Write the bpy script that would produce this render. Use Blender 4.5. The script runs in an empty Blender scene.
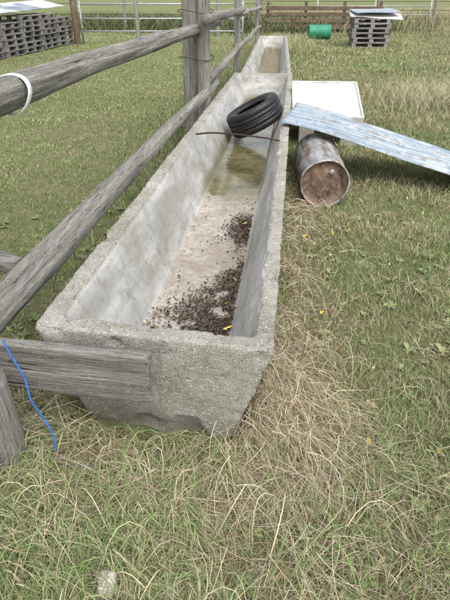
import bpy, bmesh, math, random
import numpy as np
from mathutils import Vector, Matrix, noise as mn
random.seed(7); rng=np.random.default_rng(11)
scene=bpy.context.scene
R=math.radians

# ---------------------------------------------------------------- helpers
def link(o,parent=None):
    scene.collection.objects.link(o)
    if parent: o.parent=parent
    return o
def empty(name,loc=(0,0,0),rot=(0,0,0)):
    e=bpy.data.objects.new(name,None); e.location=loc; e.rotation_euler=rot
    return link(e)
def mesh_obj(name,verts,faces,mat=None,parent=None,smooth=False,loc=(0,0,0),rot=(0,0,0)):
    me=bpy.data.meshes.new(name); me.from_pydata([tuple(v) for v in verts],[],[tuple(f) for f in faces]); me.update()
    o=bpy.data.objects.new(name,me); o.location=loc; o.rotation_euler=rot
    if mat: me.materials.append(mat)
    if smooth: me.polygons.foreach_set('use_smooth',[True]*len(me.polygons))
    return link(o,parent)
def fastmesh(name,V,loops,starts,totals,mat,col=None,parent=None,smooth=False):
    me=bpy.data.meshes.new(name)
    me.vertices.add(len(V)); me.vertices.foreach_set('co',V.astype(np.float32).ravel())
    me.loops.add(len(loops)); me.loops.foreach_set('vertex_index',loops.astype(np.int32))
    me.polygons.add(len(starts)); me.polygons.foreach_set('loop_start',starts.astype(np.int32))
    me.polygons.foreach_set('loop_total',totals.astype(np.int32))
    if smooth: me.polygons.foreach_set('use_smooth',np.ones(len(starts),bool))
    me.update(calc_edges=True)
    if col is not None:
        a=me.color_attributes.new('Col','FLOAT_COLOR','POINT')
        c=np.ones((len(V),4),np.float32); c[:,:3]=col; a.data.foreach_set('color',c.ravel())
    me.materials.append(mat)
    o=bpy.data.objects.new(name,me)
    return link(o,parent)

_perm=rng.random((256,256))
def vnoise(x,y,s=1.0,ox=0):
    x=np.asarray(x)*s+ox*17.3+500; y=np.asarray(y)*s+ox*9.1+500
    xi=np.floor(x).astype(int); yi=np.floor(y).astype(int); fx=x-xi; fy=y-yi
    fx=fx*fx*(3-2*fx); fy=fy*fy*(3-2*fy)
    g=lambda a,b:_perm[a%256,b%256]
    return (g(xi,yi)*(1-fx)+g(xi+1,yi)*fx)*(1-fy)+(g(xi,yi+1)*(1-fx)+g(xi+1,yi+1)*fx)*fy
def fbm(x,y,s=1.0,ox=0):
    return (vnoise(x,y,s,ox)*.5+vnoise(x,y,s*2.1,ox+1)*.3+vnoise(x,y,s*4.3,ox+2)*.2)
def gz(x,y):
    x=np.asarray(x,float); y=np.asarray(y,float)
    return (fbm(x,y,.9,3)-.5)*.07+(vnoise(x,y,5,5)-.5)*.02

class NT:
    def __init__(s,name):
        s.m=bpy.data.materials.new(name); s.m.use_nodes=True; s.t=s.m.node_tree; s.n=s.t.nodes; s.l=s.t.links
        s.b=s.n['Principled BSDF']
    def tc(s,scale=(1,1,1),out='Object'):
        c=s.n.new('ShaderNodeTexCoord'); mp=s.n.new('ShaderNodeMapping'); mp.inputs['Scale'].default_value=scale
        s.l.new(c.outputs[out],mp.inputs['Vector']); return mp.outputs[0]
    def noise(s,vec,scale,detail=6,rough=.6,dist=0):
        n=s.n.new('ShaderNodeTexNoise'); n.inputs['Scale'].default_value=scale; n.inputs['Detail'].default_value=detail
        n.inputs['Roughness'].default_value=rough; n.inputs['Distortion'].default_value=dist
        s.l.new(vec,n.inputs['Vector']); return n.outputs[0]
    def vor(s,vec,scale,feature='F1',out='Distance'):
        n=s.n.new('ShaderNodeTexVoronoi'); n.feature=feature; n.inputs['Scale'].default_value=scale
        s.l.new(vec,n.inputs['Vector']); return n.outputs[out]
    def ramp(s,fac,stops):
        r=s.n.new('ShaderNodeValToRGB'); e=r.color_ramp.elements
        while len(e)<len(stops): e.new(.5)
        for i,(p,c) in enumerate(stops):
            e[i].position=p; e[i].color=(c,c,c,1) if isinstance(c,(int,float)) else (*c,1)
        s.l.new(fac,r.inputs[0]); return r.outputs[0]
    def mix(s,fac,a,b,mode='MIX'):
        m=s.n.new('ShaderNodeMix'); m.data_type='RGBA'; m.blend_type=mode
        for sock,v in ((m.inputs[0],fac),(m.inputs[6],a),(m.inputs[7],b)):
            if isinstance(v,(int,float)): sock.default_value=v if sock==m.inputs[0] else (v,v,v,1)
            elif isinstance(v,tuple): sock.default_value=(*v,1)
            else: s.l.new(v,sock)
        return m.outputs[2]
    def math(s,op,a,b=0):
        m=s.n.new('ShaderNodeMath'); m.operation=op
        for i,v in enumerate((a,b)):
            if isinstance(v,(int,float)): m.inputs[i].default_value=v
            else: s.l.new(v,m.inputs[i])
        return m.outputs[0]
    def attr(s,name,out='Color'):
        a=s.n.new('ShaderNodeAttribute'); a.attribute_name=name; return a.outputs[out]
    def bump(s,h,strength=.5,dist=.01,prev=None):
        b=s.n.new('ShaderNodeBump'); b.inputs['Strength'].default_value=strength; b.inputs['Distance'].default_value=dist
        s.l.new(h,b.inputs['Height'])
        if prev: s.l.new(prev,b.inputs['Normal'])
        return b.outputs[0]
    def out(s,col=None,rough=.85,metal=0,normal=None,spec=.3):
        for k,v in (('Base Color',col),('Roughness',rough),('Metallic',metal),('Normal',normal),('Specular IOR Level',spec)):
            if v is None: continue
            if isinstance(v,(int,float)): s.b.inputs[k].default_value=v
            elif isinstance(v,tuple): s.b.inputs[k].default_value=(*v,1)
            else: s.l.new(v,s.b.inputs[k])
        return s.m

# ---------------------------------------------------------------- materials
def mat_foliage(name):
    t=NT(name); c=t.attr('Col')
    return t.out(c,.6,spec=.2)
M_grass=mat_foliage('grass_blades'); M_straw=mat_foliage('dry_straw')

def mat_ground():
    t=NT('grassy_soil'); v=t.tc()
    n1=t.noise(v,.55,8,.6); n2=t.noise(v,3.2,8,.7); n3=t.noise(v,38,6,.8); n4=t.noise(v,9,6,.75)
    green=t.mix(t.ramp(n4,[(.3,0),(.7,1)]),(.12,.16,.055),(.24,.27,.115))
    straw=t.mix(t.ramp(n3,[(.3,0),(.75,1)]),(.18,.15,.085),(.38,.32,.20))
    soil=(.09,.072,.05)
    c=t.mix(t.ramp(n2,[(.48,0),(.70,1)]),green,straw)
    c=t.mix(t.ramp(n1,[(.52,0),(.75,.7)]),c,straw)
    c=t.mix(t.ramp(n3,[(.34,.8),(.5,0)]),c,soil)
    return t.out(c,.95,normal=t.bump(n3,.9,.03),spec=.1)
M_ground=mat_ground()

def mat_concrete():
    t=NT('weathered_concrete'); v=t.tc()
    ins=t.attr('inside','Fac'); flo=t.attr('floor','Fac'); wet=t.attr('wet','Fac'); low=t.attr('low','Fac')
    big=t.noise(v,2.2,8,.65); mid=t.noise(v,11,8,.7); fine=t.noise(v,130,5,.85); mf=t.noise(v,45,8,.75)
    vd=t.n.new('ShaderNodeVectorMath'); vd.operation='ADD'
    nz=t.n.new('ShaderNodeTexNoise'); nz.inputs['Scale'].default_value=70; t.l.new(v,nz.inputs['Vector'])
    sc=t.n.new('ShaderNodeVectorMath'); sc.operation='SCALE'; sc.inputs['Scale'].default_value=.012; t.l.new(nz.outputs['Color'],sc.inputs[0])
    t.l.new(v,vd.inputs[0]); t.l.new(sc.outputs[0],vd.inputs[1]); dv=vd.outputs[0]
    peb=t.vor(dv,85); pebc=t.vor(dv,85,out='Color'); sepc=t.n.new('ShaderNodeSeparateColor'); t.l.new(pebc,sepc.inputs[0])
    outc=t.mix(t.ramp(mid,[(.3,0),(.7,1)]),(.31,.295,.255),(.50,.48,.43))
    outc=t.mix(t.ramp(big,[(.4,0),(.66,.85)]),outc,(.24,.225,.18))
    pc=t.ramp(sepc.outputs[0],[(0,(.13,.11,.09)),(.25,(.31,.28,.23)),(.6,(.49,.46,.39)),(1,(.74,.72,.66))])
    pm=t.ramp(peb,[(.20,.85),(.45,0)])
    outc=t.mix(pm,outc,pc)
    outc=t.mix(t.ramp(fine,[(.36,.9),(.46,0)]),outc,(.08,.07,.055))
    outc=t.mix(t.ramp(mf,[(.56,0),(.66,.5)]),outc,(.62,.60,.56))
    outc=t.mix(t.ramp(mf,[(.33,.7),(.42,0)]),outc,(.13,.12,.095))
    outc=t.mix(low,outc,(.12,.11,.07))
    v2=t.tc((1,.45,2.2)); st=t.noise(v2,2.2,9,.7,.4); sty=t.noise(v2,1.1,9,.65,.8); sp=t.noise(v,26,9,.8)
    inc=t.mix(t.ramp(st,[(.38,0),(.60,1)]),(.36,.365,.355),(.64,.635,.61))
    inc=t.mix(t.ramp(sty,[(.46,0),(.64,.8)]),inc,(.33,.315,.27))
    inc=t.mix(t.ramp(mid,[(.52,0),(.66,.6)]),inc,(.27,.255,.21))
    inc=t.mix(t.ramp(sp,[(.54,0),(.64,.7)]),inc,(.30,.275,.225))
    inc=t.mix(t.ramp(big,[(.52,0),(.64,.45)]),inc,(.22,.215,.16))
    inc=t.mix(t.ramp(fine,[(.33,.6),(.43,0)]),inc,(.16,.14,.115))
    fl=t.mix(t.ramp(sty,[(.35,0),(.7,1)]),(.56,.51,.455),(.34,.30,.25))
    fl=t.mix(t.ramp(mid,[(.48,0),(.62,.7)]),fl,(.62,.59,.555))
    fl=t.mix(t.ramp(sp,[(.50,0),(.60,.8)]),fl,(.23,.19,.15))
    fl=t.mix(t.ramp(big,[(.46,0),(.60,.6)]),fl,(.28,.24,.19))
    inc=t.mix(flo,inc,fl)
    c=t.mix(ins,outc,inc)
    wetf=t.math('MULTIPLY',wet,t.ramp(mid,[(.3,.6),(.6,1)]))
    c=t.mix(wetf,c,(.17,.15,.08))
    b=t.bump(mid,.35,.01); b=t.bump(mf,.5,.006,b); b=t.bump(fine,.8,.004,b)
    hb=t.math('MULTIPLY',t.ramp(peb,[(0,1),(.5,0)]),t.math('SUBTRACT',1,ins)); b=t.bump(hb,.6,.004,b)
    return t.out(c,.92,normal=b,spec=.12)
M_conc=mat_concrete()

def mat_wood(name,axis='Y',dark=(.16,.15,.135),light=(.46,.44,.40),moss=.0):
    t=NT(name)
    def sc(a,b): return {'X':(b,a,a),'Y':(a,b,a),'Z':(a,a,b)}[axis]
    v=t.tc(sc(14,.8)); v0=t.tc(); vf=t.tc(sc(60,1.6)); vff=t.tc(sc(150,5))
    n=t.noise(v,1.3,8,.65,.1); n2=t.noise(vf,1.6,6,.7,.1); n3=t.noise(vff,1.5,5,.7); big=t.noise(v0,4.5,6,.6); sp=t.noise(v0,60,5,.7)
    c=t.mix(t.ramp(n,[(.32,0),(.66,1)]),dark,light)
    c=t.mix(t.ramp(n3,[(.35,.7),(.52,0)]),c,tuple(a*.6 for a in dark))
    c=t.mix(t.ramp(n3,[(.55,0),(.68,.6)]),c,tuple(min(1,a*1.3) for a in light))
    c=t.mix(t.ramp(n2,[(.36,1),(.42,0)]),c,(.03,.026,.022))
    c=t.mix(t.ramp(big,[(.5,0),(.70,.6)]),c,(.27,.235,.18))
    c=t.mix(t.ramp(sp,[(.58,0),(.68,.6)]),c,(.50,.50,.46))
    if moss: c=t.mix(t.ramp(t.noise(v0,14,7,.75),[(.53,0),(.62,moss)]),c,(.24,.26,.16))
    b=t.bump(n2,1.0,.014); b=t.bump(n3,.8,.005,b); b=t.bump(n,.6,.012,b)
    return t.out(c,.9,normal=b,spec=.12)
M_woodY=mat_wood('weathered_wood_y','Y',moss=.6); M_woodZ=mat_wood('weathered_wood_z','Z'); M_woodX=mat_wood('weathered_wood_x','X',moss=.3)
M_pal=mat_wood('pallet_wood','X',(.15,.14,.13),(.46,.44,.42))
M_brown=mat_wood('brown_planks','X',(.10,.065,.045),(.24,.17,.12))

def mat_simple(name,c1,c2,scale=8,rough=.6,metal=0,bump=.2,spec=.3):
    t=NT(name); v=t.tc(); n=t.noise(v,scale,7,.65)
    return t.out(t.mix(t.ramp(n,[(.35,0),(.65,1)]),c1,c2),rough,metal,t.bump(n,bump,.004),spec)
M_rubber=mat_simple('tyre_rubber',(.008,.009,.011),(.024,.024,.026),14,.45,spec=.45)
M_green=mat_simple('green_plastic',(.02,.20,.11),(.06,.30,.18),4,.45)
M_blue=mat_simple('blue_rope',(.02,.09,.33),(.05,.17,.48),60,.6)
M_stone=mat_simple('pale_stone',(.42,.39,.33),(.62,.59,.52),30,.9,bump=.6)
M_iron=mat_simple('dark_iron',(.03,.022,.018),(.07,.045,.03),30,.7)
M_galv=mat_simple('galvanised_tube',(.30,.32,.32),(.48,.50,.50),10,.5,.3)
M_band=mat_simple('white_plastic_band',(.62,.62,.60),(.78,.78,.76),12,.5)

def mat_rust():
    t=NT('rusty_drum_steel'); v=t.tc(); vs=t.tc((3,3,.6)); n=t.noise(vs,4,9,.7); f=t.noise(v,28,7,.7); cap=t.attr('cap','Fac')
    side=t.mix(t.ramp(n,[(.42,0),(.60,1)]),(.44,.45,.45),(.17,.12,.085))
    side=t.mix(t.ramp(f,[(.50,0),(.62,.6)]),side,(.50,.50,.49))
    cp=t.mix(t.ramp(t.noise(v,6,9,.7),[(.35,0),(.62,1)]),(.12,.070,.047),(.26,.18,.13))
    cp=t.mix(t.ramp(f,[(.50,0),(.64,.6)]),cp,(.37,.32,.27))
    cp=t.mix(t.ramp(t.noise(v,11,6,.7),[(.54,0),(.64,.85)]),cp,(.05,.033,.025))
    r=t.mix(cap,.45,.8)
    return t.out(t.mix(cap,side,cp),r,.3,t.bump(f,.35,.003),.35)
M_rust=mat_rust()
def mat_corr():
    t=NT('old_corrugated_sheet'); v=t.tc((.5,13.16,7)); n=t.noise(v,1.6,8,.7); v0=t.tc(); m=t.noise(v0,3.5,8,.7)
    c=t.mix(t.ramp(n,[(.38,0),(.60,1)]),(.15,.21,.27),(.42,.48,.52))
    c=t.mix(t.ramp(m,[(.52,0),(.66,.6)]),c,(.54,.56,.57))
    c=t.mix(t.ramp(n,[(.54,0),(.61,.9)]),c,(.20,.155,.12))
    c=t.mix(t.ramp(t.noise(v0,16,7,.7),[(.54,0),(.64,.75)]),c,(.18,.16,.14))
    return t.out(c,.6,.2,t.bump(m,.2,.003),.3)
M_corr=mat_corr()
def mat_white():
    t=NT('white_enamel_panel'); v=t.tc(); n=t.noise(v,4,8,.7); f=t.noise(v,22,6,.7)
    c=t.mix(t.ramp(n,[(.38,0),(.64,.8)]),(.66,.67,.67),(.42,.42,.38))
    c=t.mix(t.ramp(f,[(.56,0),(.66,.7)]),c,(.30,.25,.18))
    return t.out(c,.55,0,None,.35)
M_white=mat_white()
def mat_water():
    t=NT('stagnant_water'); v=t.tc(); n=t.noise(v,4,7,.65,.5); w=t.noise(v,14,3,.5); f=t.noise(v,30,6,.7)
    c=t.mix(t.ramp(n,[(.38,0),(.62,1)]),(.075,.07,.03),(.20,.175,.085))
    c=t.mix(t.ramp(f,[(.60,0),(.68,.6)]),c,(.28,.26,.17))
    r=t.ramp(f,[(.5,.08),(.66,.5)])
    return t.out(c,r,0,t.bump(w,.06,.01),.5)
M_water=mat_water()

# ---------------------------------------------------------------- geometry builders
def tube(name,pts,rad,mat,parent=None,seg=14,rough=0.0,seed=0,closed_ends=True):
    pts=[Vector(p) for p in pts]; n=len(pts); V=[];F=[]
    if isinstance(rad,(int,float)): rad=[rad]*n
    prev=None
    for i,p in enumerate(pts):
        d=(pts[min(i+1,n-1)]-pts[max(i-1,0)]).normalized()
        if prev is None:
            a=Vector((0,0,1)) if abs(d.z)<.9 else Vector((1,0,0))
            u=d.cross(a).normalized()
        else: u=(prev-d*prev.dot(d)).normalized()
        prev=u; w=d.cross(u)
        for k in range(seg):
            an=2*math.pi*k/seg; dirv=u*math.cos(an)+w*math.sin(an); r=rad[i]
            if rough:
                q=Vector((math.cos(an)*1.2+seed*3.1,math.sin(an)*1.2,0))+p*.9
                r*=1+rough*(mn.noise(q*1.1)*1.2+mn.noise(Vector((math.cos(an)*4+seed,math.sin(an)*4,i*.07)))*.7+mn.noise(Vector((math.cos(an)*9+seed,math.sin(an)*9,i*.05)))*.6)
                if seg>20: r*=1+rough*.5*max(0,mn.noise(Vector((math.cos(an)*2+seed,math.sin(an)*2,p.length*3)))-.25)*2
            V.append(p+dirv*r)
    for i in range(n-1):
        for k in range(seg):
            a=i*seg+k;b=i*seg+(k+1)%seg; F.append((a,b,b+seg,a+seg))
    if closed_ends:
        F.append(tuple(range(seg-1,-1,-1))); F.append(tuple(range((n-1)*seg,n*seg)))
    return mesh_obj(name,V,F,mat,parent,True)
def logpath(a,b,n,wob,seed):
    a=Vector(a);b=Vector(b);P=[]
    vert=abs((b-a).normalized().z)>.7
    for i in range(n+1):
        t=i/n;p=a.lerp(b,t); L=(b-a).length*t
        w1=mn.noise(Vector((L*.6,seed+.37,1.3)))*wob; w2=mn.noise(Vector((L*.6,seed+.37,7.3)))*wob
        p+=Vector((w1,w2,0)) if vert else Vector((w1,0,w2))
        P.append(p)
    return P
def boxv(c,s,rz=0,jit=0,rot=None):
    M=rot if rot else Matrix.Rotation(rz,3,'Z'); V=[]
    for dz in (-.5,.5):
        for dx,dy in ((-.5,-.5),(.5,-.5),(.5,.5),(-.5,.5)):
            V.append(Vector(c)+M@Vector((dx*s[0]+random.uniform(-jit,jit),dy*s[1]+random.uniform(-jit,jit),dz*s[2]+random.uniform(-jit,jit))))
    return V,[(3,2,1,0),(4,5,6,7),(0,1,5,4),(1,2,6,5),(2,3,7,6),(3,0,4,7)]
def boxes(name,lst,mat,parent=None,bevel=.004,loc=(0,0,0),rot=(0,0,0)):
    V=[];F=[]
    for L in lst:
        v,f=boxv(*L[:2],**(L[2] if len(L)>2 else {}))
        o=len(V);V+=v;F+=[tuple(i+o for i in q) for q in f]
    ob=mesh_obj(name,V,F,mat,parent,False,loc,rot)
    if bevel:
        m=ob.modifiers.new('b','BEVEL'); m.width=bevel; m.segments=2; m.limit_method='ANGLE'
    return ob
def roughboard(name,c,s,rz,mat,parent,cell=.012,amp=.004,seed=0):
    bm=bmesh.new()
    bmesh.ops.create_cube(bm,size=1)
    me=bpy.data.meshes.new(name)
    for v in bm.verts: v.co=Vector((v.co.x*s[0],v.co.y*s[1],v.co.z*s[2]))
    bm.to_mesh(me); bm.free()
    o=bpy.data.objects.new(name,me); link(o,parent)
    m=o.modifiers.new('r','REMESH'); m.mode='VOXEL'; m.voxel_size=cell
    m2=o.modifiers.new('s','SMOOTH'); m2.iterations=1
    dg=bpy.context.evaluated_depsgraph_get(); me2=bpy.data.meshes.new_from_object(o.evaluated_get(dg)); o.modifiers.clear(); o.data=me2
    L=max(range(3),key=lambda i:s[i])
    for v in me2.vertices:
        p=v.co.copy(); q=p.copy()*30; q[L]=p[L]*3
        q2=p.copy()*8; q2[L]=p[L]*2.5
        d=mn.noise(q+Vector((seed,0,0)))*amp+mn.noise(q2+Vector((seed,3,0)))*amp*1.6
        nrm=Vector((p.x/s[0],p.y/s[1],p.z/s[2])); nrm[L]*=.3
        if abs(p[L])>s[L]*.48:
            e=mn.noise(Vector((p[(L+1)%3]*40,p[(L+2)%3]*40,seed)))*.014; v.co[L]+=math.copysign(1,p[L])*e
        v.co+=nrm.normalized()*d
    me2.materials.clear(); me2.materials.append(mat)
    me2.polygons.foreach_set('use_smooth',[True]*len(me2.polygons))
    o.location=c; o.rotation_euler=rz if isinstance(rz,tuple) else (0,0,rz)
    return o

# ---------------------------------------------------------------- ground
def build_ground():
    def axis(lo,hi,nl,nh,dn,far):
        core=np.arange(lo,hi+1e-6,dn)
        a=lo-np.geomspace(dn,far,nl)[::-1]; b=hi+np.geomspace(dn,far,nh); return np.concatenate([a,core,b])
    xs=axis(-5,5,40,40,.05,700); ys=axis(-1,12,30,50,.05,900)
    X,Y=np.meshgrid(xs,ys); Z=gz(X,Y)
    V=np.stack([X,Y,Z],-1).reshape(-1,3); nx=len(xs);ny=len(ys)
    i=(np.arange(ny-1)[:,None]*nx+np.arange(nx-1)[None,:]).ravel()
    L=np.stack([i,i+1,i+1+nx,i+nx],-1).ravel(); n=len(i)
    fastmesh('ground',V,L,np.arange(n)*4,np.full(n,4),M_ground,smooth=True)
build_ground()

# ---------------------------------------------------------------- trough
def build_trough(name,y0,y1,x0=-.945,x1=0.0,h=.49,voxel=.0125,fl0=.13,fl1=.07,sk=.065,fin=.265,fir=.225):
    th=.08; ti=.19
    zb=-.08
    o_t=[(x0,y0+sk,h),(x1,y0,h),(x1,y1,h),(x0,y1,h)]
    o_b=[(x0+ti,y0+sk+.02,zb),(x1-ti,y0+.02,zb),(x1-ti,y1-.05,zb),(x0+ti,y1-.05,zb)]
    i_t=[(x0+th,y0+sk+.09,h),(x1-th,y0+.09,h),(x1-th,y1-.1,h),(x0+th,y1-.1,h)]
    i_b=[(x0+fin,y0+.22,fl0),(x1-fir,y0+.22,fl0),(x1-fir,y1-.2,fl1),(x0+fin,y1-.2,fl1)]
    V=o_t+o_b+i_t+i_b
    F=[(4,7,6,5)]+[(12,13,14,15)]
    for k in range(4):
        j=(k+1)%4
        F+=[(4+k,4+j,j,k),(k,j,8+j,8+k),(8+k,8+j,12+j,12+k)]
    ob=mesh_obj(name,V,F,M_conc)
    bm=bmesh.new(); bm.from_mesh(ob.data); bmesh.ops.recalc_face_normals(bm,faces=bm.faces); bm.to_mesh(ob.data); bm.free()
    m=ob.modifiers.new('r','REMESH'); m.mode='VOXEL'; m.voxel_size=voxel; m.use_smooth_shade=True
    m2=ob.modifiers.new('s','SMOOTH'); m2.factor=.5; m2.iterations=3
    dg=bpy.context.evaluated_depsgraph_get(); me=bpy.data.meshes.new_from_object(ob.evaluated_get(dg)); ob.modifiers.clear(); ob.data=me
    n=len(me.vertices); co=np.zeros(n*3,np.float32); me.vertices.foreach_get('co',co); co=co.reshape(-1,3)
    no=np.zeros(n*3,np.float32); me.vertices.foreach_get('normal',no); no=no.reshape(-1,3)
    x,y,z=co.T
    hw=(h-z)/h
    inx=(x>x0+th*.8+hw*.15)&(x<x1-th*.8-hw*.15)&(y>y0+.09)&(y<y1-.09)&(z>.03)&(z<h-.012)
    flo=inx&(no[:,2]>.8)
    d=np.zeros(n); lo=np.zeros(n)
    for i in range(n):
        p=Vector(co[i]); a=mn.noise(p*3.0)*.006+mn.noise(p*11)*.0028
        if not inx[i]:
            a+=mn.noise(p*38)*.0035+mn.noise(p*75)*.0025
            e=mn.noise(p*9+Vector((5,5,5)))
            if e>.22 and z[i]>h-.05: a-=(e-.22)*.06
            lo[i]=min(1,max(0,(.16-z[i]+mn.noise(p*7)*.12)/.14))*.7
            if z[i]<.10:
                e2=mn.noise(p*6+Vector((1,9,5)))
                if e2>.1: a-=(e2-.1)*.09
        d[i]=a
    co2=co+no*d[:,None]; me.vertices.foreach_set('co',co2.astype(np.float32).ravel())
    for nm,ar in (('inside',inx.astype(np.float32)),('floor',flo.astype(np.float32)),('low',lo.astype(np.float32)),
                  ('wet',(np.clip((.22-z)/.07,0,1)*np.clip((y-(y0+2.3))/.8,0,1)*inx*.85).astype(np.float32))):
        at=me.attributes.new(nm,'FLOAT','POINT'); at.data.foreach_set('value',ar)
    me.materials.clear(); me.materials.append(M_conc); me.update()
    me.polygons.foreach_set('use_smooth',[True]*len(me.polygons))
    return ob
build_trough('concrete_trough',1.52,9.0)
t2=build_trough('concrete_trough',0,8.5,x0=-.86,h=.48,voxel=.022,sk=0,fin=.24,fir=.22); t2.location=(-.01,9.06,0); t2.rotation_euler=(0,0,R(1.5))
def water(name,ya,yb,z,xl=-.78,xr=-.14):
    n=40;V=[];F=[]
    for i in range(n+1):
        y=ya+(yb-ya)*i/n; V+=[(xl,y,z),(xr,y,z)]
    for i in range(n): F.append((2*i,2*i+1,2*i+3,2*i+2))
    return mesh_obj(name,V,F,M_water)
water('puddle_water',3.75,8.93,.1085)

# ---------------------------------------------------------------- blades
def blades(name,P,H,W,lean,col,mat,seg=2,droop=0.0,parent=None):
    N=len(P); az=rng.random(N)*2*np.pi; side=np.stack([np.cos(az),np.sin(az),np.zeros(N)],-1)
    rows=[];cols=[]
    for s in range(seg+1):
        t=s/seg; up=H*(t-droop*t*t); off=lean*(t**1.6)
        c=P+off; c[:,2]+=up
        w=W*(1-t)**.6*.5
        if s<seg:
            rows.append(c-side*w[:,None]); rows.append(c+side*w[:,None])
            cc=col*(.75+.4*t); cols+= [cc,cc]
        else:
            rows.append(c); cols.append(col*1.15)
    k=2*seg+1
    V=np.stack(rows,1).reshape(-1,3); C=np.stack(cols,1).reshape(-1,3)
    base=(np.arange(N)*k)[:,None]
    tpl=[];st=[];tt=[];pos=0
    for s in range(seg-1):
        a=2*s; tpl+=[a,a+1,a+3,a+2]; st.append(pos); tt.append(4); pos+=4
    a=2*(seg-1); tpl+=[a,a+1,a+2]; st.append(pos); tt.append(3); pos+=3
    L=(base+np.array(tpl)[None,:]).ravel()
    S=(np.arange(N)[:,None]*pos+np.array(st)[None,:]).ravel(); T=np.tile(tt,N)
    return fastmesh(name,V,L,S,T,mat,C,parent)
def excl(x,y):
    m=(x>-.78)&(x<-.15)&(y>1.53)&(y<9.05)
    xo=x+(y-9.06)*.026
    m|=(xo>-.72)&(xo<-.12)&(y>9.05)&(y<17.5)
    m|=(x>.15)&(x<.54)&(y>4.35)&(y<5.3)
    return m
N=620000
u=rng.random(N); a0,a1=.72**.35,45**.35
d=(a0+(a1-a0)*u)**(1/.35); th=(rng.random(N)-.5)*1.75+R(6.9)
x=-np.sin(th)*d; y=np.cos(th)*d
left=np.clip((-1.1-x)*3,0,1)
straw_m=np.clip((fbm(x,y,.9,8)-.44)*6,0,1)
sm2=np.clip((fbm(x,y,3.1,40)-.47)*8,0,1)
sm3=np.clip((fbm(x,y,7.5,90)-.50)*8,0,1)
bx=.08+.10*(vnoise(x,y,1.6,50)-.3)
belt=np.exp(-((x-bx)/(.20*np.clip(1.7-.22*y,.5,1.4)))**2)*((y>1.4)&(y<6))*.9+np.exp(-((y-1.2)/.28)**2)*(x>-1.3)*(x<.25)*.7
damp=(1-.65*left)
straw_p=np.clip(.08+.33*straw_m*damp+.34*sm2*damp+.30*sm3*damp+.5*belt,0,.88)
keep=~excl(x,y)
cover=fbm(x,y,3.2,12)*.6+fbm(x,y,8,14)*.4; keep&=(rng.random(N)<np.clip((cover-.30)*5,.12,1))
x,y,d,straw_p,straw_m,left,sm2,sm3=[q[keep] for q in (x,y,d,straw_p,straw_m,left,sm2,sm3)]
N=len(x)
P=np.stack([x,y,gz(x,y)-.004],-1)
tall=np.clip((fbm(x,y,2.6,20)-.45)*4,0,1)
H=(.014+.026*rng.random(N)+.042*tall*rng.random(N))*(1-.45*left)
H*=1+.06*np.minimum(d,10)
W=(.0017+.0018*rng.random(N))*np.maximum(1,d*.6)**.9
az=rng.random(N)*6.283; la=H*(.3+1.0*rng.random(N))
lean=np.stack([np.cos(az)*la,np.sin(az)*la,np.zeros(N)],-1)
pal=np.array([[.155,.205,.075],[.215,.275,.105],[.29,.33,.145],[.18,.235,.11]])
patch=(.55+.9*fbm(x,y,.45,30))*(.72+.56*fbm(x,y,4.5,32))*1.08
ci=rng.integers(0,4,N); col=pal[ci]*patch[:,None]*(.78+.44*rng.random(N))[:,None]*(1+.18*left)[:,None]
isS=rng.random(N)<straw_p
scol=np.array([[.46,.39,.25],[.34,.28,.18],[.56,.49,.34],[.25,.20,.13]])[rng.integers(0,4,N)]*(.7+.5*rng.random(N))[:,None]
col[isS]=scol[isS]
yel=np.clip(straw_m*.3+sm2*.2,0,1)[:,None]; col=col*(1-yel)+np.array([.35,.335,.18])*yel
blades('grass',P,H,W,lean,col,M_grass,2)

def strands(cx,cy,sx,sy,n,lmin,lmax,dirang,dspread,z0,z1,cols,w=(.0011,.0027),lift=.03,seg=6,curlk=1.1):
    x=cx+rng.normal(0,1,n)*sx; y=cy+rng.normal(0,1,n)*sy
    clump=rng.random(n)<np.clip((fbm(x,y,5,60)-.34)*6,.08,1); x=x[clump];y=y[clump];n=len(x)
    L=lmin+(lmax-lmin)*rng.random(n)**1.3; an=dirang+rng.normal(0,1,n)*dspread+(vnoise(x,y,4,70)-.5)*1.6
    curl=rng.normal(0,1,n)*curlk
    pts=[np.stack([x,y],-1)]; a=an.copy()
    for s in range(seg):
        a=a+curl/seg; pts.append(pts[-1]+np.stack([np.cos(a),np.sin(a)],-1)*(L/seg)[:,None])
    base=z0+(z1-z0)*rng.random(n); lf=lift*rng.random(n)*(1+L*3)
    W=w[0]+(w[1]-w[0])*rng.random(n)
    rows=[]
    for s in range(seg+1):
        t=s/seg; p=pts[s]; g=gz(p[:,0],p[:,1]); z=np.maximum(g+.004, g+base*(1-t*.7)+lf*math.sin(math.pi*t))
        ang=an+curl*t+math.pi/2; sd=np.stack([np.cos(ang),np.sin(ang),np.zeros(n)+.5*np.sin(x*99)],-1)
        c=np.concatenate([p,z[:,None]],1); ww=(W*(1-.75*t)*.5)[:,None]
        rows.append(c-sd*ww); rows.append(c+sd*ww)
    k=2*(seg+1); V=np.stack(rows,1)
    col=np.array(cols)[rng.integers(0,len(cols),n)]*(.6+.65*rng.random(n))[:,None]
    return V,np.repeat(col[:,None,:],k,1),k,seg
def merge_strands(name,sets,mat):
    Vs=[];Cs=[];Ls=[];off=0;nf=0
    for V,C,k,seg in sets:
        ok=~((V[:,:,0]>-.79)&(V[:,:,0]<-.14)&(V[:,:,1]>1.52)&(V[:,:,2]<.45)).any(1)
        V=V[ok];C=C[ok];n=len(V)
        tpl=np.array([[2*s,2*s+1,2*s+3,2*s+2] for s in range(seg)]).ravel()
        Ls.append((off+(np.arange(n)*k)[:,None]+tpl[None,:]).ravel()); nf+=n*seg; off+=n*k
        Vs.append(V.reshape(-1,3));Cs.append(C.reshape(-1,3))
    fastmesh(name,np.concatenate(Vs),np.concatenate(Ls),np.arange(nf)*4,np.full(nf,4),mat,np.concatenate(Cs))
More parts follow.
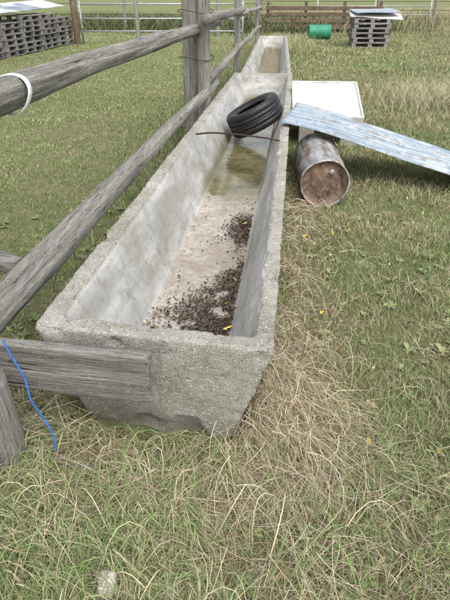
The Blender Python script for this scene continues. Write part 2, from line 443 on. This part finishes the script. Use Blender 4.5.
SC=[(.52,.44,.29),(.42,.34,.21),(.62,.55,.41),(.29,.22,.14),(.47,.42,.27),(.20,.15,.10)]
GC=[(.19,.27,.09),(.24,.32,.13),(.15,.22,.07)]
sets=[
 strands(.02,1.68,.13,.24,4200,.10,.34,R(-65),.8,.01,.15,SC),
 strands(.06,2.5,.10,.6,2400,.08,.26,R(-80),1.1,.01,.06,SC),
 strands(.10,4.0,.14,.7,1500,.08,.24,R(-80),1.4,.01,.05,SC,w=(.002,.004)),
 strands(-.45,1.30,.42,.15,4200,.10,.36,R(-75),1.1,.01,.09,SC),
 strands(-.35,1.0,.55,.22,4600,.06,.30,R(-90),1.8,.0,.05,SC),
 strands(.3,1.2,.4,.35,3000,.06,.22,R(-50),1.8,.0,.04,SC),
 strands(.9,2.6,.9,1.2,4500,.05,.18,R(0),3,.0,.02,SC),
 strands(-1.0,1.25,.25,.25,1400,.15,.42,R(-80),1.1,.02,.14,SC+GC),
 strands(-.7,1.05,.4,.22,4200,.06,.26,R(60),1.7,.01,.06,GC+SC[:1],w=(.0018,.0042),lift=.09,curlk=1.8),
 strands(.3,1.0,.6,.3,3600,.05,.18,R(60),2.5,.0,.05,GC,w=(.0018,.004),lift=.07,curlk=1.8),
 strands(-.1,1.45,.3,.15,900,.10,.24,R(-40),1.7,.0,.07,GC,w=(.002,.004),lift=.07,curlk=1.8),
 strands(-1.1,2.6,.08,.8,900,.08,.25,R(90),1.5,.0,.08,GC+SC,w=(.003,.005),lift=.08),
]
merge_strands('dry_hay',sets,M_straw)

def rosettes(name,n):
    V=[];F=[];C=[]
    for _ in range(n):
        dd=random.uniform(.85,4.5); t=random.uniform(-.75,.6)
        cx=-math.sin(t+.12)*dd; cy=math.cos(t+.12)*dd
        if -.85<cx<-.05 and cy>1.45: continue
        if -1.25<cx<-.9 and cy<6: continue
        cz=float(gz(cx,cy)); k=random.randint(4,8); a0=random.random()*6; s=random.uniform(.018,.042)
        for j in range(k):
            a=a0+j*6.283/k+random.uniform(-.3,.3); L=s*random.uniform(.7,1.3); w=L*random.uniform(.16,.3); el=random.uniform(.3,.9)
            dx,dy=math.cos(a),math.sin(a); o=len(V)
            for tt,ww,zz in ((0,.2,0),(.35,.8,.5),(.7,1,.75),(1,.05,.7)):
                c=Vector((cx+dx*L*tt,cy+dy*L*tt,cz+L*el*zz+.004))
                V.append(c+Vector((-dy,dx,.25))*w*ww); V.append(c+Vector((dy,-dx,.25))*w*ww)
            F+=[(o+2*q,o+2*q+1,o+2*q+3,o+2*q+2) for q in range(3)]
            c=np.array(random.choice([(.14,.20,.07),(.18,.25,.09),(.22,.27,.12),(.30,.27,.14)]))*random.uniform(.8,1.2); C+=[c]*8
    V=np.array([tuple(v) for v in V]);F=np.array(F)
    fastmesh(name,V,F.ravel(),np.arange(len(F))*4,np.full(len(F),4),M_grass,np.array(C))
rosettes('broadleaf_weeds',620)

def tall_patch(name,cx,cy,sx,sy,n,h0,h1,cols,w):
    x=cx+rng.normal(0,1,n)*sx;y=cy+rng.normal(0,1,n)*sy
    k=rng.random(n)<np.clip((fbm(x,y,1.4/max(sx,.5),80)-.32)*5,.1,1); x=x[k];y=y[k];n=len(x)
    P=np.stack([x,y,gz(x,y)],-1);H=h0+(h1-h0)*rng.random(n);az=rng.random(n)*6.28;la=H*(.2+.8*rng.random(n))
    lean=np.stack([np.cos(az)*la,np.sin(az)*la,0*az],-1)
    col=np.array(cols)[rng.integers(0,len(cols),n)]*(.7+.5*rng.random(n))[:,None]
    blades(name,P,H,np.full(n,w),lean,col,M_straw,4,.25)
tall_patch('tall_dry_grass',3.0,9.4,.75,.6,7000,.2,.5,[(.56,.50,.34),(.46,.40,.25),(.62,.57,.42),(.3,.32,.15)],.006)
tall_patch('tall_dry_grass',9.5,36,6,4,14000,.4,1.2,[(.48,.42,.27),(.40,.35,.21),(.30,.30,.15)],.03)
tall_patch('tall_dry_grass',-.6,19.5,.6,1.2,2500,.2,.6,[(.48,.44,.27),(.28,.32,.14)],.012)
tall_patch('nettle_weeds',-1.35,8.4,.22,2.0,3500,.08,.34,[(.13,.19,.07),(.18,.25,.09),(.36,.32,.19)],.010)
tall_patch('nettle_weeds',-1.05,12.2,.08,1.9,2600,.15,.42,[(.15,.21,.08),(.22,.29,.11),(.40,.36,.22)],.010)
tall_patch('hedge_weeds',-6.5,29,5,1.6,16000,.3,1.1,[(.10,.14,.06),(.15,.19,.08),(.24,.22,.13)],.04)

# ---------------------------------------------------------------- fence along trough
f=empty('log_rail_fence')
XF=-1.10
n=120
pts=logpath((-1.19,.50,.465),(-.99,7.2,.60),n,.022,1)
tube('lower_rail',pts,[.084-.036*(i/n)**.7 for i in range(n+1)],M_woodY,f,40,.11,seed=1)
pts=logpath((XF-.01,.55,1.255),(XF+.0,8.3,1.25),n,.022,2)
tube('upper_rail',pts,[.066-.012*i/n for i in range(n+1)],M_woodY,f,40,.15,seed=2)
pts=logpath((XF+.12,6.6,.70),(XF+.05,11.5,.75),50,.05,3); tube('lower_rail_2',pts,.05,M_woodY,f,14,.1,seed=3)
pts=logpath((XF+.14,6.2,1.36),(XF+.05,11.5,1.30),50,.05,4); tube('upper_rail_2',pts,.055,M_woodY,f,14,.1,seed=4)
pts=logpath((XF,11,.7),(XF,18,.7),40,.05,5); tube('lower_rail_3',pts,.05,M_woodY,f,12,.1,seed=5)
pts=logpath((XF,11,1.25),(XF,18,1.2),40,.05,6); tube('upper_rail_3',pts,.05,M_woodY,f,12,.1,seed=6)
def post(nm,x,y,h,r,par,m=M_woodZ,seed=0,seg=16):
    return tube(nm,logpath((x,y,-.1),(x,y,h),18,.02,seed),[r*(1.05-.1*i/18) for i in range(19)],m,par,seg,.10,seed=seed)
post('near_post',-1.02,1.30,.43,.095,f,seed=11,seg=28)
roughboard('square_post',(-1.19,6.58,1.0),(.19,.15,2.3),R(4),M_woodZ,f,.016,.005,3)
post('round_post',-1.03,6.46,2.05,.072,f,seed=12,seg=24)
post('post_d',-1.12,11.2,1.7,.06,f,seed=14)
post('post_f',-1.12,17,1.6,.06,f,seed=16)
for k,zz in enumerate((.95,1.42)):
    tube(f'wire_{k}',[(-1.12+.20*math.cos(t),6.52+.17*math.sin(t),zz+.02*math.sin(t*2)) for t in np.linspace(0,6.283,24)],.004,M_iron,f,6)
V=[];F=[];c0=Vector((XF-.002,2.08,1.254))
for k in range(49):
    t=k/48*6.283; rr=.0715+.004*math.sin(t*3)
    for q,(dr,dy) in enumerate(((0,-.016),(.004,-.014),(.004,.014),(0,.016))):
        V.append(c0+Vector(((rr+dr)*math.cos(t),dy+.02*math.sin(t),(rr+dr)*math.sin(t))))
for k in range(48):
    for q in range(3): a=k*4+q; F.append((a,a+1,a+5,a+4))
mesh_obj('white_band',V,F,M_band,f,True)
tube('broken_rail',logpath((-2.2,2.32,.58),(-1.20,2.06,.46),20,.03,8),.052,M_woodX,f,18,.12,seed=8)

roughboard('wooden_plank',(-.755,1.475,.375),(.60,.045,.215),R(-2.5),M_woodX,None,.006,.003,5)

rp=[(-.97,1.42,.53),(-.945,1.40,.49),(-.90,1.38,.40),(-.875,1.35,.32),(-.85,1.35,.25),(-.81,1.33,.18),(-.80,1.31,.11)]
def smoothpath(P,k=6):
    P=[Vector(p) for p in P];out=[]
    for i in range(len(P)-1):
        p0=P[max(i-1,0)];p1=P[i];p2=P[i+1];p3=P[min(i+2,len(P)-1)]
        for s in range(k):
            t=s/k; out.append(.5*((2*p1)+(-p0+p2)*t+(2*p0-5*p1+4*p2-p3)*t*t+(-p0+3*p1-3*p2+p3)*t**3))
    out.append(P[-1]);return out
tube('blue_rope',smoothpath(rp),.004,M_blue,None,8)

# ---------------------------------------------------------------- tyre
def lathe(name,prof,seg,mat,parent=None,loc=(0,0,0),rot=(0,0,0),closed=False,tread=None,smooth=True):
    V=[];F=[];m=len(prof)
    for k in range(seg):
        a=2*math.pi*k/seg
        for j,(r,z) in enumerate(prof):
            if tread and j in tread and (k+ (j%2)) %3==0: r-=.009
            V.append((r*math.cos(a),r*math.sin(a),z))
    for k in range(seg):
        k2=(k+1)%seg
        for j in range(m if closed else m-1):
            j2=(j+1)%m; F.append((k*m+j,k2*m+j,k2*m+j2,k*m+j2))
    return mesh_obj(name,V,F,mat,parent,smooth,loc,rot)
S=1.18
prof=[(.185,-.075),(.205,-.092),(.245,-.106),(.28,-.105),(.298,-.092),(.306,-.074),(.306,-.054),(.298,-.05),(.298,-.044),(.309,-.042),(.310,-.015),(.301,-.012),(.301,-.006),
      (.310,-.003)]
prof=prof+[(r,-z) for r,z in prof[::-1]]
inner=[(.180,.07),(.200,.082),(.26,.092),(.289,.07),(.295,0),(.289,-.07),(.26,-.092),(.200,-.082),(.180,-.07)]
ty=lathe('car_tyre',[(r*1.02,z*S) for r,z in prof+inner],150,M_rubber,None,(-.40,6.10,.41),(0,0,0),True,tread=(5,6,9,10,17,18,21,22))
axis=Vector((-.44,-.05,.88)).normalized()
ty.rotation_mode='QUATERNION'; ty.rotation_quaternion=axis.to_track_quat('Z','Y')
tube('bent_rod',smoothpath([(-.88,4.85,.47),(-.7,4.80,.50),(-.45,4.74,.505),(-.2,4.70,.49),(-.08,4.70,.47)]),.008,M_iron,None,8)

# ---------------------------------------------------------------- rusty barrel
def drum(name,r,L,mat,loc,rotz,tilt=0):
    prof=[(0.001,.03),(r*.15,.03),(r*.55,.024),(r*.6,.03),(r*.90,.028),(r*.93,.012),(r*.97,-.004),(r*1.02,0),(r*1.02,.016),(r*.985,.024)]
    side=[(r*.985,L*.30),(r*1.015,L*.32),(r*1.03,L*.335),(r*1.015,L*.35),(r*.985,L*.37),(r*.985,L*.63),(r*1.015,L*.65),(r*1.03,L*.665),(r*1.015,L*.68),(r*.985,L*.70)]
    end=[(a,L-b) for a,b in prof[::-1]]
    P=prof+side+end
    o=lathe(name,P,64,mat,None,loc,(R(-90)+tilt,0,rotz))
    me=o.data; at=me.attributes.new('cap','FLOAT','POINT'); m=len(P)
    at.data.foreach_set('value',[1.0 if (i%m)<6 or (i%m)>=m-6 else 0.0 for i in range(len(me.vertices))])
    for v in me.vertices:
        q=v.co.copy(); dd=mn.noise(q*5+Vector((3,1,2)))*.014; v.co+=Vector((q.x,q.y,0)).normalized()*dd
        if v.co.z<.1: v.co.z+=mn.noise(Vector((q.x*5,q.y*5,0)))*.02
    return o
b=drum('rusty_barrel',.205,.95,M_rust,(.325,4.36,.20),R(3))
tube('bung',[(.05,-.10,.035),(.05,-.10,.012)],.024,M_rust,b,16)
g=drum('green_barrel',.26,.85,M_green,(.5,23.2,.26),R(-80))

# ---------------------------------------------------------------- corrugated sheet
def corr(name,L,Wd,amp,pitch,mat,parent=None,M=None,bend=0,bx=.5):
    nx=60;ny=int(Wd/pitch*10);V=[];F=[]
    for i in range(nx+1):
        for j in range(ny+1):
            x=L*i/nx;y=Wd*j/ny
            z=amp*math.sin(2*math.pi*y/pitch)+.016*mn.noise(Vector((x*1.3,y*2,0)))
            if bend:
                q=x-bx; z-=bend*(math.sqrt(q*q+.25)+q)*.5
            V.append(Vector((x+.010*mn.noise(Vector((y*20,1,i//60))),y+.006*mn.noise(Vector((x*5,y,3))),z)))
    for i in range(nx):
        for j in range(ny):
            a=i*(ny+1)+j;F.append((a,a+1,a+ny+2,a+ny+1))
    o=mesh_obj(name,V,F,mat,parent,True)
    s=o.modifiers.new('t','SOLIDIFY'); s.thickness=.003
    if M is not None: o.matrix_world=M
    return o
def frame(o,xd,yd):
    xd=Vector(xd).normalized();zd=xd.cross(Vector(yd)).normalized();y=zd.cross(xd)
    M=Matrix((xd,y,zd)).transposed().to_4x4(); M.translation=Vector(o); return M
corr('corrugated_metal_sheet',2.3,.74,.015,.082,M_corr,None,frame((-.09,5.16,.545),(1.0,-.20,-.165),(.1,1,.08)),.10,.5)

wp=empty('white_panel')
Mw=frame((.02,6.45,.30),(1,.03,0),(-.04,1,.27))
pb=boxes('panel',[((.42,.50,0),(.84,1.0,.05)),((.42,.012,.03),(.84,.024,.03)),((.42,.99,.03),(.84,.024,.03)),((.012,.5,.031),(.024,.96,.03)),((.828,.5,.031),(.024,.96,.03))],M_white,wp,.006)
pb.matrix_world=Mw
boxes('blocks',[((.2,6.62,.16),(.18,.3,.33)),((.7,6.62,.16),(.18,.3,.33)),((.2,7.2,.22),(.2,.2,.50)),((.7,7.2,.22),(.2,.2,.50))],M_conc,wp,.01)

# ---------------------------------------------------------------- debris in trough
def leaves(name,regions,cols,size):
    V=[];F=[];C=[]
    for (fn,n,z0,z1) in regions:
        for _ in range(n):
            x,y=fn(); z=random.uniform(z0,z1)-.008*(y-1.8)*(1 if x<-.15 else 0); s=random.uniform(*size)
            M=Matrix.Rotation(random.uniform(0,6.28),3,'Z')@Matrix.Rotation(random.gauss(0,.6),3,'X')@Matrix.Rotation(random.gauss(0,.5),3,'Y')
            o=len(V);cu=random.uniform(-.5,.7)*s; asp=random.uniform(.6,1.1)
            shape=[(-1,0,cu),(-.45,.42,cu*.2),(.3,.5,0),(1,.02,cu),(.35,-.5,.1*cu),(-.5,-.4,0),(0,0,-cu*.3)]
            for q in shape: V.append(Vector((x,y,z))+M@Vector((q[0]*s,q[1]*s*asp*random.uniform(.7,1.2),q[2])))
            F+=[(o+i,o+(i+1)%6,o+6) for i in range(6)]
            c=np.array(random.choice(cols))*random.uniform(.6,1.3);C+=[c]*7
    V=np.array([tuple(v) for v in V]);F=np.array(F)
    return fastmesh(name,V,F.ravel(),np.arange(len(F))*3,np.full(len(F),3),M_straw,np.array(C))
def regA():
    while True:
        y=random.triangular(1.80,3.0,1.95); w=.20*max(.10,(3.0-y)/1.05)*(.7+.9*float(vnoise(y,0,4,2)))
        x=-.235-abs(random.gauss(0,1))*w
        if x>-.68 and float(fbm(x,y,9,33))>.34: return x,y
def regB():
    while True:
        y=random.gauss(3.5,.17); x=-.24-abs(random.gauss(0,.08))
        if float(fbm(x,y,9,34))>.36: return x,y
dark=[(.06,.043,.032),(.095,.066,.046),(.13,.095,.062),(.035,.027,.022),(.18,.135,.09),(.08,.058,.045)]
fz=.131
leaves('rotten_leaves',[(regA,5200,fz,fz+.035),(regB,1500,fz-.004,fz+.02),
   (lambda:(random.uniform(-.66,-.26),random.uniform(1.9,4.2)),130,fz,fz+.006)],dark,(.003,.013))
yl=[(.66,.47,.08),(.60,.42,.07),(.64,.54,.18)]
leaves('yellow_leaves',[(regA,12,fz+.035,fz+.045),(regB,5,fz+.02,fz+.03),
   (lambda:(random.uniform(-.1,2.5),random.uniform(1.2,7)),130,.03,.06),(lambda:(random.uniform(0,.35),random.uniform(1.6,3.5)),16,.06,.10)],yl,(.009,.019))

def rock(name,loc,s,mat,seed):
    bm=bmesh.new(); bmesh.ops.create_icosphere(bm,subdivisions=4,radius=1)
    for v in bm.verts:
        k=1+.35*mn.noise(v.co*1.3+Vector((seed,0,0)))+.12*mn.noise(v.co*4); v.co=Vector((v.co.x*s[0]*k,v.co.y*s[1]*k,v.co.z*s[2]*k))
    me=bpy.data.meshes.new(name);bm.to_mesh(me);bm.free();me.materials.append(mat)
    me.polygons.foreach_set('use_smooth',[True]*len(me.polygons))
    o=bpy.data.objects.new(name,me);o.location=loc;return link(o)
rock('pale_stone',(-.468,.875,float(gz(-.468,.875))+.045),(.032,.04,.03),M_stone,3)
tube('wooden_stick',logpath((-.88,1.32,.07),(-.64,1.27,.075),8,.01,9),.012,M_woodX,None,8,.1)

# ---------------------------------------------------------------- background: pallets
def pallet_boards(cx,cy,z,L,Wd,rz):
    out=[];M=Matrix.Rotation(rz,3,'Z')
    def add(lx,ly,lz,sx,sy,sz):
        p=M@Vector((lx,ly,0)); out.append(((cx+p.x,cy+p.y,z+lz),(sx,sy,sz),dict(rz=rz,jit=.004)))
    for k in range(6): add(0,-Wd/2+.06+k*(Wd-.12)/5,.128,L,.10,.02)
    for k in (-1,0,1):
        add(0,k*(Wd/2-.06),.010,L,.10,.02)
        for q in (-1,0,1): add(q*(L/2-.07),k*(Wd/2-.06),.067,.13,.098,.09)
    for q in (-1,0,1): add(q*(L/2-.05),0,.1165,.1,Wd-.01,.0018)
    return out
def stack(name,cx,cy,n,rz,par=None):
    lst=[]
    for i in range(n):
        lst+=pallet_boards(cx+random.uniform(-.05,.05),cy+random.uniform(-.05,.05),.02+i*.142,1.2,.8,rz+random.uniform(-.05,.05))
    return boxes(name,lst,M_pal,par,0)
for k in range(6):
    stack('pallet_stack',-8.35,13.2+k*1.28,(7,7,6,7,7,6)[k],R(90)+random.uniform(-.06,.06))
sh=empty('sheet_metal_pile')
for k in range(3):
    corr(f'sheet_{k}',3.4,.9,.012,.09,M_white if k!=1 else M_corr,sh,frame((-8.0-.1*k,13.0+k*2.0,1.06+.03*k),(0,1,.02),(-1,.1,.12+.05*k)))
stack('pallet_stack',2.45,20.0,6,R(5)); stack('pallet_stack',2.60,20.95,6,R(2))
sp=empty('roofing_sheets')
corr('sheet_a',1.7,.9,.012,.09,M_white,sp,frame((1.75,19.7,.92),(1,0,-.05),(0,1,.18)))
corr('sheet_b',1.5,.9,.012,.09,M_corr,sp,frame((1.95,19.6,1.02),(1,.25,.02),(-.2,1,.10)))

gt=empty('tubular_steel_gate')
def bar(nm,a,b_,r,m,p): return tube(nm,[a,b_],r,m,p,10)
for k,z in enumerate((.4,.8,1.25)): bar(f'rail_{k}',(-7.6,20.2,z),(-1.9,21.0,z),.03,M_galv,gt)
for k,xx in enumerate((-7.6,-5.6,-3.7,-1.9)): bar(f'upright_{k}',(xx,20.2+(xx+7.6)*.14,0),(xx,20.2+(xx+7.6)*.14,1.35),.035,M_galv,gt)
fp=empty('wire_fence')
for k,(xx,yy) in enumerate(((-7.7,19.9),(-5.2,18.9),(-12,22),(-3.2,24),(-8,27),(-13,28))):
    post(f'post_{k}',xx,yy,1.7,.11 if k==0 else .07,fp,M_brown if k==0 else M_woodZ,30+k,10)
for z in (.4,.8,1.2): bar(f'wire_{z}',(-16,24.5,z),(-1,24.5,z),.01,M_iron,fp)
pn=empty('plank_pen')
lst=[]
for z in (.25,.5,.75,1.0): lst.append(((1.2,27.0,z),(5.2,.04,.16),dict(rz=R(3),jit=.015)))
for xx in (-1.3,.4,2.1,3.7): lst.append(((xx,27.08+(xx-1.2)*.05,.6),(.12,.1,1.3),dict(jit=.01)))
boxes('planks',lst,M_brown,pn,0)
rf=empty('wire_fence')
for k,(xx,yy) in enumerate(((7.1,31.9),(3.9,29.5),(11,33.5),(15,35),(-2,33))): post(f'post_{k}',xx,yy,1.9,.09,rf,M_woodZ,50+k,10)
for z in (.4,.8,1.2,1.6): bar(f'wire_{z}',(-2,32.2,z),(18,32.2,z),.012,M_iron,rf)
tg=empty('steel_gate')
for k,z in enumerate((.6,1.0,1.4)): bar(f'rail_{k}',(1.0,30,z),(6.8,31.6,z),.03,M_galv,tg)
for k,xx in enumerate((1.0,3.9,6.8)): bar(f'upright_{k}',(xx,30+(xx-1)*.276,0),(xx,30+(xx-1)*.276,1.45),.035,M_galv,tg)

# ---------------------------------------------------------------- light + camera
w=bpy.data.worlds.new('World'); scene.world=w; w.use_nodes=True; nt=w.node_tree
sky=nt.nodes.new('ShaderNodeTexSky'); sky.sky_type='NISHITA'; sky.sun_disc=False
el,az=R(58),R(150)
sky.sun_elevation=el; sky.sun_rotation=az; sky.dust_density=4; sky.air_density=1.2
hs=nt.nodes.new('ShaderNodeHueSaturation'); hs.inputs['Saturation'].default_value=.32; hs.inputs['Value'].default_value=1.85
bg=nt.nodes['Background']; bg.inputs[1].default_value=.15
nt.links.new(sky.outputs[0],hs.inputs['Color']); nt.links.new(hs.outputs[0],bg.inputs[0])
sd=bpy.data.lights.new('sun','SUN'); sd.energy=1.0; sd.angle=R(50); sd.color=(1,.985,.96)
so=bpy.data.objects.new('sun',sd); link(so)
dirv=Vector((math.sin(az)*math.cos(el),math.cos(az)*math.cos(el),math.sin(el)))
so.rotation_mode='QUATERNION'; so.rotation_quaternion=dirv.to_track_quat('Z','Y')
so.location=(0,0,10)
cd=bpy.data.cameras.new('camera'); cam=bpy.data.objects.new('camera',cd); link(cam)
cd.sensor_fit='VERTICAL'; cd.sensor_height=24; cd.lens=20.8; cd.clip_end=3000; cd.clip_start=.05
cam.location=(0,0,1.6); cam.rotation_euler=(R(90-30.6),0,R(6.9))
scene.camera=cam
scene.view_settings.view_transform='Standard'; scene.view_settings.look='None'; scene.view_settings.exposure=0
